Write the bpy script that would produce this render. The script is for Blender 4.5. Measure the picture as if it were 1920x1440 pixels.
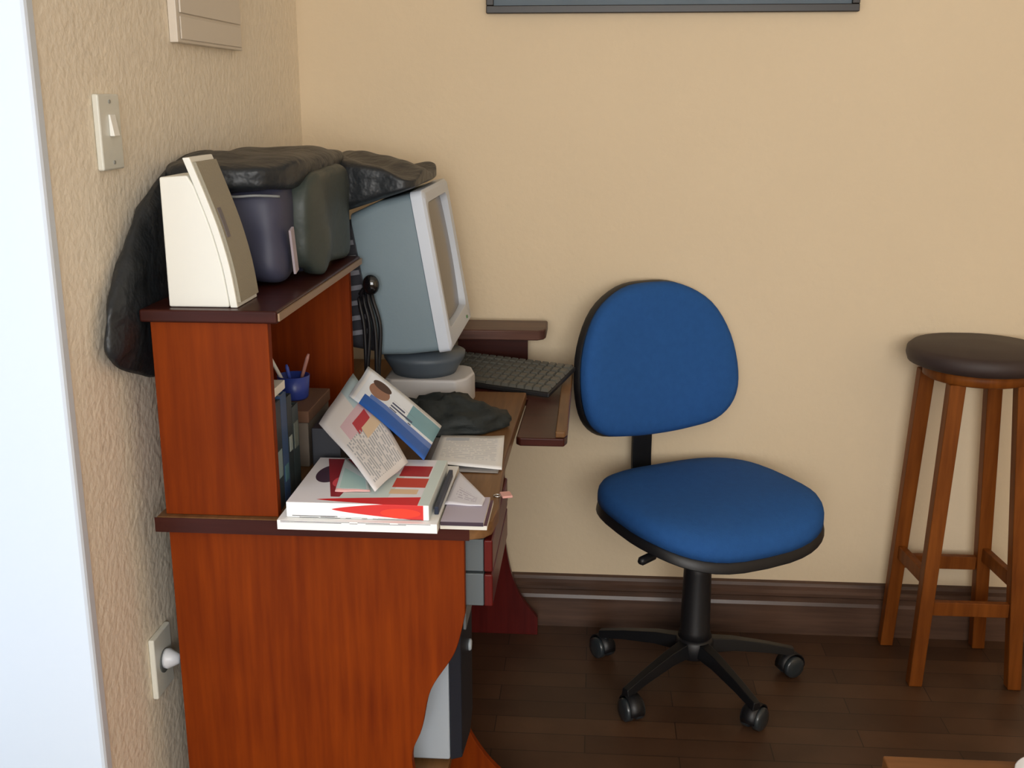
import bpy, bmesh, math, random
from mathutils import Vector, Matrix, noise
random.seed(7)
S = bpy.context.scene
for o in list(bpy.data.objects): bpy.data.objects.remove(o)
COL = S.collection
PI = math.pi

# ------------------------------------------------------------------ camera
F_PX, HOR, YAW, CAM_H = 2050.0, 185.0, math.radians(4.3), 1.42
PITCH = math.atan((720 - HOR) / F_PX)
FWD = Vector((-math.sin(YAW)*math.cos(PITCH), math.cos(YAW)*math.cos(PITCH), -math.sin(PITCH)))
RGT = Vector((math.cos(YAW), math.sin(YAW), 0)); UPV = RGT.cross(FWD)
CPOS = Vector((0, 0, CAM_H))
cd = bpy.data.cameras.new('camera'); cam = bpy.data.objects.new('camera', cd); COL.objects.link(cam)
cam.matrix_world = Matrix(((RGT.x, UPV.x, -FWD.x, 0), (RGT.y, UPV.y, -FWD.y, 0), (RGT.z, UPV.z, -FWD.z, CAM_H), (0, 0, 0, 1)))
cd.sensor_width = 36; cd.lens = 36*F_PX/1920; cd.clip_start = .05
S.camera = cam
def ray(u, v): return FWD*F_PX + RGT*(u-960) + UPV*(720-v)
def on_z(u, v, z): d = ray(u, v); return CPOS + d*((z-CAM_H)/d.z)
def on_y(u, v, y): d = ray(u, v); return CPOS + d*(y/d.y)
def on_x(u, v, x): d = ray(u, v); return CPOS + d*(x/d.x)

# ------------------------------------------------------------------ world, lights, exposure
w = bpy.data.worlds.new('daylight'); S.world = w; w.use_nodes = True
bg = w.node_tree.nodes['Background']; bg.inputs[0].default_value = (.80, .90, 1, 1); bg.inputs[1].default_value = 1.1
def area(name, loc, rot, sx, sy, power, color):
    l = bpy.data.lights.new(name, 'AREA'); l.shape = 'RECTANGLE'; l.size = sx; l.size_y = sy; l.energy = power; l.color = color
    o = bpy.data.objects.new(name, l); COL.objects.link(o); o.location = loc; o.rotation_euler = rot; return o
area('window_daylight', (.35, -2.14, 1.55), (PI/2, 0, 0), 2.2, 1.3, 86, (1, .985, .96))
area('doorway_daylight', (-1.25, .95, 1.15), (0, -PI/2, 0), 1.9, .85, 5, (.86, .93, 1))
S.view_settings.view_transform = 'Standard'; S.view_settings.look = 'None'
S.view_settings.gamma = 1; S.view_settings.use_curve_mapping = False
S.view_settings.exposure = -0.02

# ------------------------------------------------------------------ materials
def lin(r, g, b):
    f = lambda c: (c/255/12.92) if c/255 <= .04045 else ((c/255+.055)/1.055)**2.4
    return (f(r), f(g), f(b), 1)
MATS = {}
def mat(name, rgb, rough=.6, metal=0, spec=.5, bump=None, mottle=0, coat=0, mscale=8):
    """plain surface; bump=(scale, strength, distance); mottle = colour variation"""
    if name in MATS: return MATS[name]
    m = bpy.data.materials.new(name); m.use_nodes = True; nt = m.node_tree; b = nt.nodes['Principled BSDF']
    c = lin(*rgb); b.inputs['Base Color'].default_value = c
    b.inputs['Roughness'].default_value = rough; b.inputs['Metallic'].default_value = metal
    b.inputs['Specular IOR Level'].default_value = spec; b.inputs['Coat Weight'].default_value = coat
    tc = nt.nodes.new('ShaderNodeTexCoord')
    if mottle:
        n = nt.nodes.new('ShaderNodeTexNoise'); n.inputs['Scale'].default_value = mscale; n.inputs['Detail'].default_value = 4
        nt.links.new(tc.outputs['Object'], n.inputs['Vector'])
        r = nt.nodes.new('ShaderNodeMixRGB'); r.inputs[1].default_value = tuple(x*(1-mottle) for x in c[:3])+(1,)
        r.inputs[2].default_value = tuple(min(1, x*(1+mottle)) for x in c[:3])+(1,)
        nt.links.new(n.outputs['Fac'], r.inputs[0]); nt.links.new(r.outputs[0], b.inputs['Base Color'])
    if bump:
        n = nt.nodes.new('ShaderNodeTexNoise'); n.inputs['Scale'].default_value = bump[0]; n.inputs['Detail'].default_value = 3
        nt.links.new(tc.outputs['Object'], n.inputs['Vector'])
        k = nt.nodes.new('ShaderNodeBump'); k.inputs['Strength'].default_value = bump[1]; k.inputs['Distance'].default_value = bump[2]
        nt.links.new(n.outputs['Fac'], k.inputs['Height']); nt.links.new(k.outputs[0], b.inputs['Normal'])
    MATS[name] = m; return m
def wood(name, dark, light, rough=.4, axis='Z', scale=14, coat=.15):
    if name in MATS: return MATS[name]
    m = bpy.data.materials.new(name); m.use_nodes = True; nt = m.node_tree; b = nt.nodes['Principled BSDF']
    tc = nt.nodes.new('ShaderNodeTexCoord'); mp = nt.nodes.new('ShaderNodeMapping')
    s = {'X': (.06, 1, 1), 'Y': (1, .06, 1), 'Z': (1, 1, .06)}[axis]
    mp.inputs['Scale'].default_value = tuple(scale*x*3 for x in s)
    n = nt.nodes.new('ShaderNodeTexNoise'); n.inputs['Scale'].default_value = 1; n.inputs['Detail'].default_value = 5; n.inputs['Roughness'].default_value = .6
    n2 = nt.nodes.new('ShaderNodeTexNoise'); n2.inputs['Scale'].default_value = 5; n2.inputs['Detail'].default_value = 2
    ad = nt.nodes.new('ShaderNodeMath'); ad.operation = 'MULTIPLY_ADD'; ad.inputs[1].default_value = .5
    cr = nt.nodes.new('ShaderNodeValToRGB'); cr.color_ramp.elements[0].position = .45; cr.color_ramp.elements[1].position = 1.0
    cr.color_ramp.elements[0].color = lin(*dark); cr.color_ramp.elements[1].color = lin(*light)
    L = nt.links.new
    L(tc.outputs['Object'], mp.inputs['Vector']); L(mp.outputs[0], n.inputs['Vector']); L(tc.outputs['Object'], n2.inputs['Vector'])
    L(n2.outputs['Fac'], ad.inputs[0]); L(n.outputs['Fac'], ad.inputs[2]); L(ad.outputs[0], cr.inputs[0]); L(cr.outputs[0], b.inputs['Base Color'])
    b.inputs['Roughness'].default_value = rough; b.inputs['Specular IOR Level'].default_value = .12; b.inputs['Coat Weight'].default_value = coat; b.inputs['Coat Roughness'].default_value = .25
    MATS[name] = m; return m
def print_mat(name, base, marks, rough=.5):
    """paper with printed marks on its UV square. mark = (kind, cx, cy, hx, hy, rgb); kinds: rect, disc, text (broken lines of print)"""
    m = bpy.data.materials.new(name); m.use_nodes = True; nt = m.node_tree; b = nt.nodes['Principled BSDF']
    L = nt.links.new; uv = nt.nodes.new('ShaderNodeTexCoord'); sp = nt.nodes.new('ShaderNodeSeparateXYZ'); L(uv.outputs['UV'], sp.inputs[0])
    def mth(op, a, c=None, e=None):
        n = nt.nodes.new('ShaderNodeMath'); n.operation = op
        for i, q in enumerate((a, c, e)):
            if q is None: continue
            if isinstance(q, (int, float)): n.inputs[i].default_value = q
            else: L(q, n.inputs[i])
        return n.outputs[0]
    X, Y = sp.outputs[0], sp.outputs[1]
    rgb = nt.nodes.new('ShaderNodeRGB'); rgb.outputs[0].default_value = lin(*base); cur = rgb.outputs[0]
    for mk in marks:
        kind, cx, cy, hx, hy, col = mk[:6]
        sh = mk[6] if len(mk) > 6 else 0.0
        dx = mth('ABSOLUTE', mth('SUBTRACT', mth('SUBTRACT', X, cx), mth('MULTIPLY', mth('SUBTRACT', Y, cy), sh)))
        dy = mth('ABSOLUTE', mth('SUBTRACT', Y, cy))
        if kind == 'disc':
            a = mth('DIVIDE', dx, hx); c = mth('DIVIDE', dy, hy)
            f = mth('LESS_THAN', mth('ADD', mth('MULTIPLY', a, a), mth('MULTIPLY', c, c)), 1.0)
        elif kind == 'wedge':   # a triangle that widens to the right
            t = mth('DIVIDE', mth('ADD', mth('SUBTRACT', X, cx), hx), 2*hx)
            f = mth('MULTIPLY', mth('LESS_THAN', dx, hx), mth('LESS_THAN', dy, mth('MULTIPLY', mth('POWER', t, .7), hy)))
        else:
            f = mth('MULTIPLY', mth('LESS_THAN', dx, hx), mth('LESS_THAN', dy, hy))
            if kind == 'text':
                n = mk[7] if len(mk) > 7 else 14
                row = mth('MULTIPLY', Y, n)
                ln = mth('LESS_THAN', mth('FRACT', row), .5)
                wn = nt.nodes.new('ShaderNodeTexWhiteNoise'); wn.noise_dimensions = '2D'
                cb = nt.nodes.new('ShaderNodeCombineXYZ'); L(mth('FLOOR', mth('MULTIPLY', X, n*2.2)), cb.inputs[0]); L(mth('FLOOR', row), cb.inputs[1]); L(cb.outputs[0], wn.inputs['Vector'])
                f = mth('MULTIPLY', mth('MULTIPLY', f, ln), mth('LESS_THAN', wn.outputs['Value'], .78))
        mx = nt.nodes.new('ShaderNodeMixRGB'); L(f, mx.inputs[0]); L(cur, mx.inputs[1]); mx.inputs[2].default_value = lin(*col); cur = mx.outputs[0]
    L(cur, b.inputs['Base Color']); b.inputs['Roughness'].default_value = rough
    return m

# ------------------------------------------------------------------ mesh helpers
def obj(name, bm, m, parent=None, smooth=False, bevel=0, seg=2, subsurf=0):
    me = bpy.data.meshes.new(name)
    bmesh.ops.recalc_face_normals(bm, faces=bm.faces)
    bm.to_mesh(me); bm.free()
    o = bpy.data.objects.new(name, me); COL.objects.link(o)
    for mm in (m if isinstance(m, (list, tuple)) else [m]): me.materials.append(mm)
    if smooth or bevel or subsurf:
        for p in me.polygons: p.use_smooth = True
    if bevel:
        md = o.modifiers.new('bevel', 'BEVEL'); md.width = bevel; md.segments = seg; md.limit_method = 'ANGLE'; md.angle_limit = math.radians(40); md.harden_normals = True
    if subsurf:
        md = o.modifiers.new('subdivision', 'SUBSURF'); md.levels = subsurf; md.render_levels = subsurf
    if parent: o.parent = parent
    return o
def thing(name, label, cat, loc=(0, 0, 0), rz=0, group=None):
    o = bpy.data.objects.new(name, None); COL.objects.link(o); o.empty_display_size = .05
    o.location = loc; o.rotation_euler = (0, 0, rz); return tag(o, label, cat, group)
def tag(o, label, cat, group=None):
    o['label'] = label; o['category'] = cat
    if group: o['group'] = group
    return o
def struct(o): o['kind'] = 'structure'; return o
def box(bm, x0, x1, y0, y1, z0, z1, M=None):
    v = [Vector((x, y, z)) for x in (x0, x1) for y in (y0, y1) for z in (z0, z1)]
    if M: v = [M @ p for p in v]
    v = [bm.verts.new(p) for p in v]
    for f in ((0, 1, 3, 2), (4, 6, 7, 5), (0, 4, 5, 1), (2, 3, 7, 6), (0, 2, 6, 4), (1, 5, 7, 3)): bm.faces.new([v[i] for i in f])
    return bm
def B(*a, **k): return box(bmesh.new(), *a, **k)
def prism(pts, a, b, axis):
    """closed 2D outline extruded from a to b along axis. axis X: pts=(y,z); Y: pts=(x,z); Z: pts=(x,y)"""
    bm = bmesh.new()
    P = {'X': lambda p, t: (t, p[0], p[1]), 'Y': lambda p, t: (p[0], t, p[1]), 'Z': lambda p, t: (p[0], p[1], t)}[axis]
    A = [bm.verts.new(P(p, a)) for p in pts]; Bv = [bm.verts.new(P(p, b)) for p in pts]
    bm.faces.new(A); bm.faces.new(Bv[::-1]); n = len(pts)
    for i in range(n): bm.faces.new((A[i], A[(i+1) % n], Bv[(i+1) % n], Bv[i]))
    return bm
def tube(bm, pts, r, n=10, sx=1.0, up=Vector((0, 0, 1)), cap=True):
    pts = [Vector(p) for p in pts]; rings = []
    for i, p in enumerate(pts):
        t = (pts[min(i+1, len(pts)-1)] - pts[max(i-1, 0)]).normalized()
        u = up if abs(t.dot(up)) < .95 else Vector((1, 0, 0))
        s = t.cross(u).normalized(); q = s.cross(t)
        rr = r[i] if isinstance(r, (list, tuple)) else r
        rings.append([bm.verts.new(p + s*math.cos(2*PI*k/n)*rr*sx + q*math.sin(2*PI*k/n)*rr) for k in range(n)])
    for a, b in zip(rings, rings[1:]):
        for k in range(n): bm.faces.new((a[k], a[(k+1) % n], b[(k+1) % n], b[k]))
    if cap: bm.faces.new(rings[0][::-1]); bm.faces.new(rings[-1])
    return bm
def lathe(bm, prof, n=32, c=(0, 0, 0), M=None):
    """prof: (radius, height) pairs turned about Z"""
    rings = []
    for r, z in prof:
        ring = []
        for k in range(n):
            p = Vector((c[0]+r*math.cos(2*PI*k/n), c[1]+r*math.sin(2*PI*k/n), c[2]+z)) if M is None else M @ Vector((r*math.cos(2*PI*k/n), r*math.sin(2*PI*k/n), z))
            ring.append(bm.verts.new(p))
        rings.append(ring)
    for a, b in zip(rings, rings[1:]):
        for k in range(n): bm.faces.new((a[k], a[(k+1) % n], b[(k+1) % n], b[k]))
    bm.faces.new(rings[0][::-1]); bm.faces.new(rings[-1]); return bm
def spline(pts, n=6, closed=False):
    P = [Vector(p) for p in pts]; out = []; N = len(P); m = N if closed else N-1
    for i in range(m):
        a = P[(i-1) % N] if closed or i else P[0]; b = P[i]; c = P[(i+1) % N]; d = P[(i+2) % N] if closed or i+2 < N else P[-1]
        for k in range(n):
            t = k/n
            out.append(.5*((2*b)+(c-a)*t+(2*a-5*b+4*c-d)*t*t+(3*b-a-3*c+d)*t**3))
    if not closed: out.append(P[-1])
    return out
def sheet(name, corners, m, sag=0, bulge=0, wav=0, thick=.0012, n=10, parent=None, seed=0):
    """sheet of paper between four 3D corners (a,b,c,d go round; a=uv00, b=uv10, c=uv11, d=uv01), slightly curled, with thickness"""
    a, b, c, d = [Vector(p) for p in corners]; bm = bmesh.new(); uvl = bm.loops.layers.uv.new()
    nrm = (b-a).cross(d-a).normalized()
    if nrm.z < 0: nrm = -nrm
    V = [[None]*(n+1) for _ in range(n+1)]
    def pt(s, t):
        p = a*(1-s)*(1-t)+b*s*(1-t)+c*s*t+d*(1-s)*t
        return p + nrm*(bulge*math.sin(PI*s)*1.0 + sag*math.sin(PI*t) + wav*noise.noise(Vector((s*2.3+seed, t*2.3, seed))))
    for i in range(n+1):
        for j in range(n+1): V[i][j] = bm.verts.new(pt(i/n, j/n))
    for i in range(n):
        for j in range(n):
            f = bm.faces.new((V[i][j], V[i+1][j], V[i+1][j+1], V[i][j+1]))
            for lp, (s, t) in zip(f.loops, ((i, j), (i+1, j), (i+1, j+1), (i, j+1))): lp[uvl].uv = (s/n, t/n)
    o = obj(name, bm, m, parent, smooth=True)
    md = o.modifiers.new('thickness', 'SOLIDIFY'); md.thickness = thick; md.offset = 1
    return o
def slab_uv(name, x0, x1, y0, y1, z0, z1, top, front, side, M=None, parent=None, bevel=0):
    """block with printed top (uv square) and printed front (-Y face, uv square)"""
    bm = bmesh.new(); uvl = bm.loops.layers.uv.new()
    c = {(i, j, k): bm.verts.new((M or Matrix()) @ Vector(((x0, x1)[i], (y0, y1)[j], (z0, z1)[k]))) for i in (0, 1) for j in (0, 1) for k in (0, 1)}
    def face(ids, mi):
        f = bm.faces.new([c[i] for i in ids]); f.material_index = mi
        for lp, q in zip(f.loops, ((0, 0), (1, 0), (1, 1), (0, 1))): lp[uvl].uv = q
    face([(0,0,1),(1,0,1),(1,1,1),(0,1,1)], 0); face([(0,0,0),(1,0,0),(1,0,1),(0,0,1)], 1)
    face([(1,0,0),(1,1,0),(1,1,1),(1,0,1)], 2); face([(0,1,0),(0,0,0),(0,0,1),(0,1,1)], 2); face([(1,1,0),(0,1,0),(0,1,1),(1,1,1)], 2); face([(0,1,0),(1,1,0),(1,0,0),(0,0,0)], 2)
    return obj(name, bm, [top, front, side], parent, bevel=bevel)

# ------------------------------------------------------------------ the room
WX, WY = -.745, 2.797            # inner faces of left wall and back wall
m_wall = mat('painted plaster', (226, 206, 175), .8, spec=.2, bump=(60, .25, .004), mottle=.035, mscale=3)
m_rough = mat('textured plaster', (244, 232, 212), .85, spec=.2, bump=(70, .45, .006), mottle=.09, mscale=45)
m_white = mat('white paint', (214, 222, 232), .5)
m_ceil = mat('ceiling paint', (238, 234, 226), .9)
def floor_mat():
    m = bpy.data.materials.new('dark parquet'); m.use_nodes = True; nt = m.node_tree; b = nt.nodes['Principled BSDF']; L = nt.links.new
    tc = nt.nodes.new('ShaderNodeTexCoord'); br = nt.nodes.new('ShaderNodeTexBrick')
    br.inputs['Scale'].default_value = 1; br.inputs['Brick Width'].default_value = .42; br.inputs['Row Height'].default_value = .07; br.inputs['Mortar Size'].default_value = .0012
    br.inputs['Color1'].default_value = lin(88, 62, 44); br.inputs['Color2'].default_value = lin(72, 50, 36); br.inputs['Mortar'].default_value = lin(46, 32, 24)
    n = nt.nodes.new('ShaderNodeTexNoise'); n.inputs['Scale'].default_value = 6; n.inputs['Detail'].default_value = 6
    mx = nt.nodes.new('ShaderNodeMixRGB'); mx.blend_type = 'OVERLAY'; mx.inputs[0].default_value = .5
    L(tc.outputs['Object'], br.inputs['Vector']); L(tc.outputs['Object'], n.inputs['Vector']); L(br.outputs['Color'], mx.inputs[1]); L(n.outputs['Fac'], mx.inputs[2]); L(mx.outputs[0], b.inputs['Base Color'])
    b.inputs['Roughness'].default_value = .42; b.inputs['Specular IOR Level'].default_value = .35
    return m
struct(obj('floor', B(-1.3, 2.7, -2.3, WY+.15, -.1, 0), floor_mat()))
struct(obj('ceiling', B(-.9, 2.7, -2.3, WY+.15, 2.6, 2.7), m_ceil))
struct(obj('wall_back', B(WX-.16, 2.7, WY, WY+.15, 0, 2.6), m_wall))
struct(obj('wall_right', B(2.55, 2.7, -2.3, WY, 0, 2.6), m_wall))
DY0, DY1 = .55, 1.465            # doorway in the left wall
bm = B(WX-.16, WX, DY1, WY, 0, 2.6); box(bm, WX-.16, WX, DY0, DY1, 2.12, 2.6); box(bm, WX-.16, WX, -2.3, DY0, 0, 2.6)
struct(obj('wall_left', bm, m_rough))
bm = B(WX, -.8, -2.3, -2.18, 0, 2.6); box(bm, 1.5, 2.55, -2.3, -2.18, 0, 2.6); box(bm, -.8, 1.5, -2.3, -2.18, 0, .88); box(bm, -.8, 1.5, -2.3, -2.18, 2.22, 2.6)
struct(obj('wall_front', bm, m_wall))
wf = bmesh.new()
for a in ((-.8, 1.5, .88, .93), (-.8, 1.5, 2.17, 2.22), (-.8, -.75, .93, 2.17), (1.45, 1.5, .93, 2.17), (.325, .375, .93, 2.17)): box(wf, a[0], a[1], -2.27, -2.2, a[2], a[3])
struct(obj('window_1', wf, m_white))
# white door jamb lining the end of the left wall, facing the camera
def jamb():
    x0, x1, y0, y1 = WX-.19, WX+.003, DY1-.022, DY1-.001
    prof = [(x0, y1), (x0, y0), (x1-.006, y0), (x1-.002, y0+.002), (x1, y0+.006), (x1, y1)]
    o = obj('trim_1', prism(prof, 0, 2.12, 'Z'), m_white); struct(o)
jamb()
struct(obj('trim_2', B(WX-.19, WX+.003, DY0, DY0+.02, 0, 2.12), m_white))
struct(obj('trim_3', B(WX-.19, WX+.003, DY0+.021, DY1-.0235, 2.10, 2.118), m_white))
# moulded dark wooden baseboards
m_base = wood('dark baseboard wood', (60, 44, 36), (108, 82, 68), .3, 'X', 10, .4)
def base_prof(d):   # (offset from wall, z)
    return [(0, 0), (.020, 0), (.020, .085), (.016, .094), (.016, .108), (.019, .112), (.019, .120), (.013, .127), (.013, .138), (.009, .146), (0, .150)]
struct(obj('baseboard_back', prism([(WY-.0005-a, z) for a, z in base_prof(0)], WX+.022, 2.55, 'X'), m_base))
struct(obj('baseboard_left', prism([(WX+.0005+a, z) for a, z in base_prof(0)], DY1+.01, WY-.002, 'Y'), m_base))

# ------------------------------------------------------------------ computer desk with hutch
m_cherry = wood('cherry veneer', (102, 34, 2), (134, 54, 4), .55, 'Z', 22, .0)
m_edge = wood('dark desk edging', (44, 18, 14), (74, 34, 26), .35, 'X', 12, .2)
m_top = wood('desktop veneer', (88, 60, 36), (140, 102, 66), .4, 'Y', 12, .2)
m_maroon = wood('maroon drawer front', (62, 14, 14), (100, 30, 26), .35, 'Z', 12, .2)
m_drawer = mat('grey drawer plastic', (92, 100, 104), .5)
ZT = .762                        # desktop height
D_LABEL = 'cherry-brown computer desk with a shelf hutch and curved side panels along the textured wall'
desk = thing('computer_desk', D_LABEL, 'desk', (-.45, 1.64, 0))
def dpart(name, bm, m, **k):
    par = k.pop('parent', desk)
    o = obj(name, bm, m, None, **k); o.parent = par
    o.matrix_parent_inverse = Matrix.Translation(-Vector(desk.location)) if par is desk else Matrix(); return o
def side_profile(xs_top, waist, foot, zw):
    c = spline([(xs_top, .60, 0), (xs_top-.018, .53, 0), ((xs_top+waist)/2-.012, .46, 0), (waist+.018, .385, 0), (waist, zw, 0), (waist+.02, .22, 0), ((waist+foot)/2, .12, 0), (foot, .05, 0)], 6)
    return [(-.688, 0), (-.688, .735), (xs_top, .735)] + [(p.x, p.y) for p in c] + [(foot, 0)]
dpart('side_panel', prism(side_profile(-.200, -.294, -.20, .325), 1.631, 1.649, 'Y'), m_cherry, bevel=.0015)
dpart('inner_panel', prism(side_profile(-.205, -.270, -.135, .40), 1.962, 1.978, 'Y'), m_cherry, bevel=.0015)
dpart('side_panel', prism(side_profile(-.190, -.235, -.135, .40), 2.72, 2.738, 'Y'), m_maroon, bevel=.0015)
# desktop, with a recess for the keyboard tray at the far end
dt = [(-.703, 1.619), (-.190, 1.619), (-.168, 1.627), (-.156, 1.645), (-.150, 1.70), (-.156, 1.82), (-.160, 1.95), (-.157, 2.15), (-.150, 2.44), (-.455, 2.446), (-.455, 2.745), (-.703, 2.745)]
dpart('desktop', prism(dt, ZT-.026, ZT, 'Z'), m_top, bevel=.003)
dpart('desktop_edge', prism([(-.705, 1.6175), (-.190, 1.6175), (-.190, 1.6185), (-.705, 1.6185)], ZT-.026, ZT-.001, 'Z'), m_edge)
kt = [(-.054, 2.14), (-.048, 2.16), (-.048, 2.735), (-.06, 2.745), (-.452, 2.745), (-.452, 2.449), (-.147, 2.443), (-.153, 2.15), (-.145, 2.14)]
dpart('keyboard_tray', prism(kt, ZT-.034, ZT-.016, 'Z'), m_edge, bevel=.003)
dpart('tray_lip', prism([(-.053, 2.142), (-.0475, 2.16), (-.0475, 2.735), (-.072, 2.735), (-.072, 2.142)], ZT-.0155, ZT-.002, 'Z'), m_top, bevel=.003)
dpart('modesty_panel', B(-.676, -.662, 1.98, 2.718, .30, .733), m_cherry)
dpart('lower_shelf', B(-.66, -.245, 1.651, 1.960, .232, .250), m_top, bevel=.002)
# two slim drawers
for z0, z1 in ((.6675, .724), (.606, .6635)):
    dr = dpart('drawer', B(-.60, -.171, 1.653, 1.957, z0, z1), m_drawer, bevel=.002)
    dpart('drawer_front', B(-.1705, -.156, 1.651, 1.958, z0, z1), m_maroon, bevel=.003, parent=dr)
# hutch
dpart('hutch_side', B(-.690, -.503, 1.631, 1.649, ZT+.0005, 1.083), m_cherry, bevel=.001)
dpart('hutch_side', B(-.690, -.503, 2.205, 2.222, ZT+.0005, 1.083), m_cherry, bevel=.001)
dpart('hutch_back', B(-.689, -.680, 1.6495, 2.2045, ZT+.0005, 1.083), m_cherry)
dpart('hutch_top', B(-.703, -.484, 1.620, 2.235, 1.0835, 1.104), m_edge, bevel=.004)
dpart('hutch_top_trim', B(-.4835, -.4805, 1.622, 2.233, 1.088, 1.100), mat('pale edging strip', (150, 120, 90), .4))
# raised shelf at the far end, against the back wall
dpart('shelf_support', B(-.345, -.165, 2.736, 2.745, ZT-.0155, .842), m_edge)
dpart('raised_shelf', prism([(-.375, 2.63), (-.135, 2.63), (-.120, 2.642), (-.115, 2.66), (-.115, 2.76), (-.375, 2.76)], .8425, .868, 'Z'), wood('shelf wood', (70, 46, 40), (112, 80, 70), .4, 'X', 12), bevel=.004)

# ------------------------------------------------------------------ computer tower behind the side panel
m_case = mat('pale blue-grey steel', (172, 182, 192), .45)
pc = thing('computer_tower', 'pale grey computer tower with a dark front under the desk drawers', 'computer', (-.42, 1.83, .251))
def loc_part(par, name, bm, m, **k):
    o = obj(name, bm, m, None, **k); o.parent = par; o.matrix_parent_inverse = Matrix.Translation(-Vector(par.location)); return o
loc_part(pc, 'case', B(-.63, -.243, 1.735, 1.925, .258, .598), m_case, bevel=.004)
fb = loc_part(pc, 'front_bezel', prism([(-.2425, 1.735), (-.222, 1.745), (-.217, 1.83), (-.222, 1.915), (-.2425, 1.925)], .258, .598, 'Z'), mat('dark bezel', (32, 36, 46), .4), bevel=.002)
for z in (.555, .505): loc_part(pc, 'drive_bay', B(-.2195, -.2145, 1.762, 1.898, z, z+.036), mat('drive grey', (120, 124, 128), .4), bevel=.001)
bm = bmesh.new(); lathe(bm, [(.011, 0), (.011, .004), (.008, .006)], 20, M=Matrix.Translation((-.2185, 1.83, .44)) @ Matrix.Rotation(PI/2, 4, 'Y'))
loc_part(pc, 'power_button', bm, m_case, smooth=True)
for x in (-.60, -.28):
    for y in (1.76, 1.90): loc_part(pc, 'foot', lathe(bmesh.new(), [(.012, 0), (.014, .007)], 14, (x, y, .2505)), mat('black rubber', (25, 25, 27), .7))

# ------------------------------------------------------------------ CRT monitor
m_crt = mat('grey monitor plastic', (124, 142, 152), .5, bump=(220, .15, .001), mottle=.03)
m_crt2 = mat('dark monitor rear plastic', (62, 62, 68), .55)
m_bez = mat('pale monitor bezel', (206, 214, 226), .4)
mon = thing('monitor', 'bulky grey tube computer monitor on the desk, screen turned away from the wall', 'monitor', (-.40, 2.43, ZT))
Yn, Yf, tilt = 2.255, 2.615, math.radians(9.5)
MT = Matrix.Translation((-.296, 2.435, .902)) @ Matrix.Rotation(-tilt, 4, 'Y')     # local: x forward, z up along the screen
def loft(bm, sections):
    """sections: list of (x, y0, y1, z0, z1, r) rounded-rectangle rings along x"""
    rings = []
    for x, y0, y1, z0, z1, r in sections:
        ring = []
        for cx, cz, a0 in ((y1-r, z1-r, 0), (y0+r, z1-r, 90), (y0+r, z0+r, 180), (y1-r, z0+r, 270)):
            for k in range(4):
                a = math.radians(a0+30*k); ring.append(bm.verts.new(MT @ Vector((x, cx+r*math.cos(a), cz+r*math.sin(a)))))
        rings.append(ring)
    n = 16
    for a, b in zip(rings, rings[1:]):
        for k in range(n): bm.faces.new((a[k], a[(k+1) % n], b[(k+1) % n], b[k]))
    bm.faces.new(rings[0][::-1]); bm.faces.new(rings[-1]); return bm
loc_part(mon, 'casing', loft(bmesh.new(), [(-.030, -.180, .180, 0, .338, .014), (-.10, -.178, .178, .002, .332, .016), (-.165, -.170, .170, .008, .315, .02)]), m_crt, bevel=.002)
rear = loc_part(mon, 'rear_casing', loft(bmesh.new(), [(-.166, -.162, .162, .012, .306, .02), (-.22, -.150, .150, .025, .285, .03), (-.30, -.11, .11, .05, .235, .03), (-.335, -.10, .10, .06, .22, .03)]), m_crt2, bevel=.003)
for k in range(7):
    o = obj('vent_slot', box(bmesh.new(), -.222, -.170, -.1635, -.146, .06+k*.032, .070+k*.032, M=MT), mat('vent grey', (120, 120, 128), .6)); o.parent = rear
def bezel():
    bm = bmesh.new(); fr = [(-.183, .183, -.003, .341), (-.148, .148, .040, .312)]
    def ring(f, x, r):
        y0, y1, z0, z1 = f; out = []
        for cx, cz, a0 in ((y1-r, z1-r, 0), (y0+r, z1-r, 90), (y0+r, z0+r, 180), (y1-r, z0+r, 270)):
            for k in range(4):
                a = math.radians(a0+30*k); out.append(bm.verts.new(MT @ Vector((x, cx+r*math.cos(a), cz+r*math.sin(a)))))
        return out
    R = [ring(fr[0], -.0295, .012), ring(fr[0], -.006, .012), ring((-.176, .176, .004, .334), 0, .012), ring(fr[1], -.002, .02), ring((-.143, .143, .045, .307), -.016, .018), ring((-.143, .143, .045, .307), -.0295, .018)]
    for a, b in zip(R, R[1:]+R[:1]):
        for k in range(16): bm.faces.new((a[k], a[(k+1) % 16], b[(k+1) % 16], b[k]))
    return bm
loc_part(mon, 'bezel', bezel(), m_bez, smooth=False, bevel=.001)
def screen():
    bm = bmesh.new(); n = 12; V = {}
    for i in range(n+1):
        for j in range(n+1):
            y = -.1425+.285*i/n; z = .0455+.261*j/n
            V[i, j] = bm.verts.new(MT @ Vector((-.010 - .22*(y*y) - .22*(z-.176)**2, y, z)))
    for i in range(n):
        for j in range(n): bm.faces.new((V[i, j], V[i+1, j], V[i+1, j+1], V[i, j+1]))
    return bm
loc_part(mon, 'screen', screen(), mat('dark screen glass', (74, 66, 62), .3, spec=.5, coat=.25), smooth=True)
sb = obj('power_light', box(bmesh.new(), -.001, .002, .10, .112, .014, .020, M=MT), mat('green plastic', (70, 120, 70), .4)); sb.parent = mon; sb.matrix_parent_inverse = Matrix.Translation(-Vector(mon.location))
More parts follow.
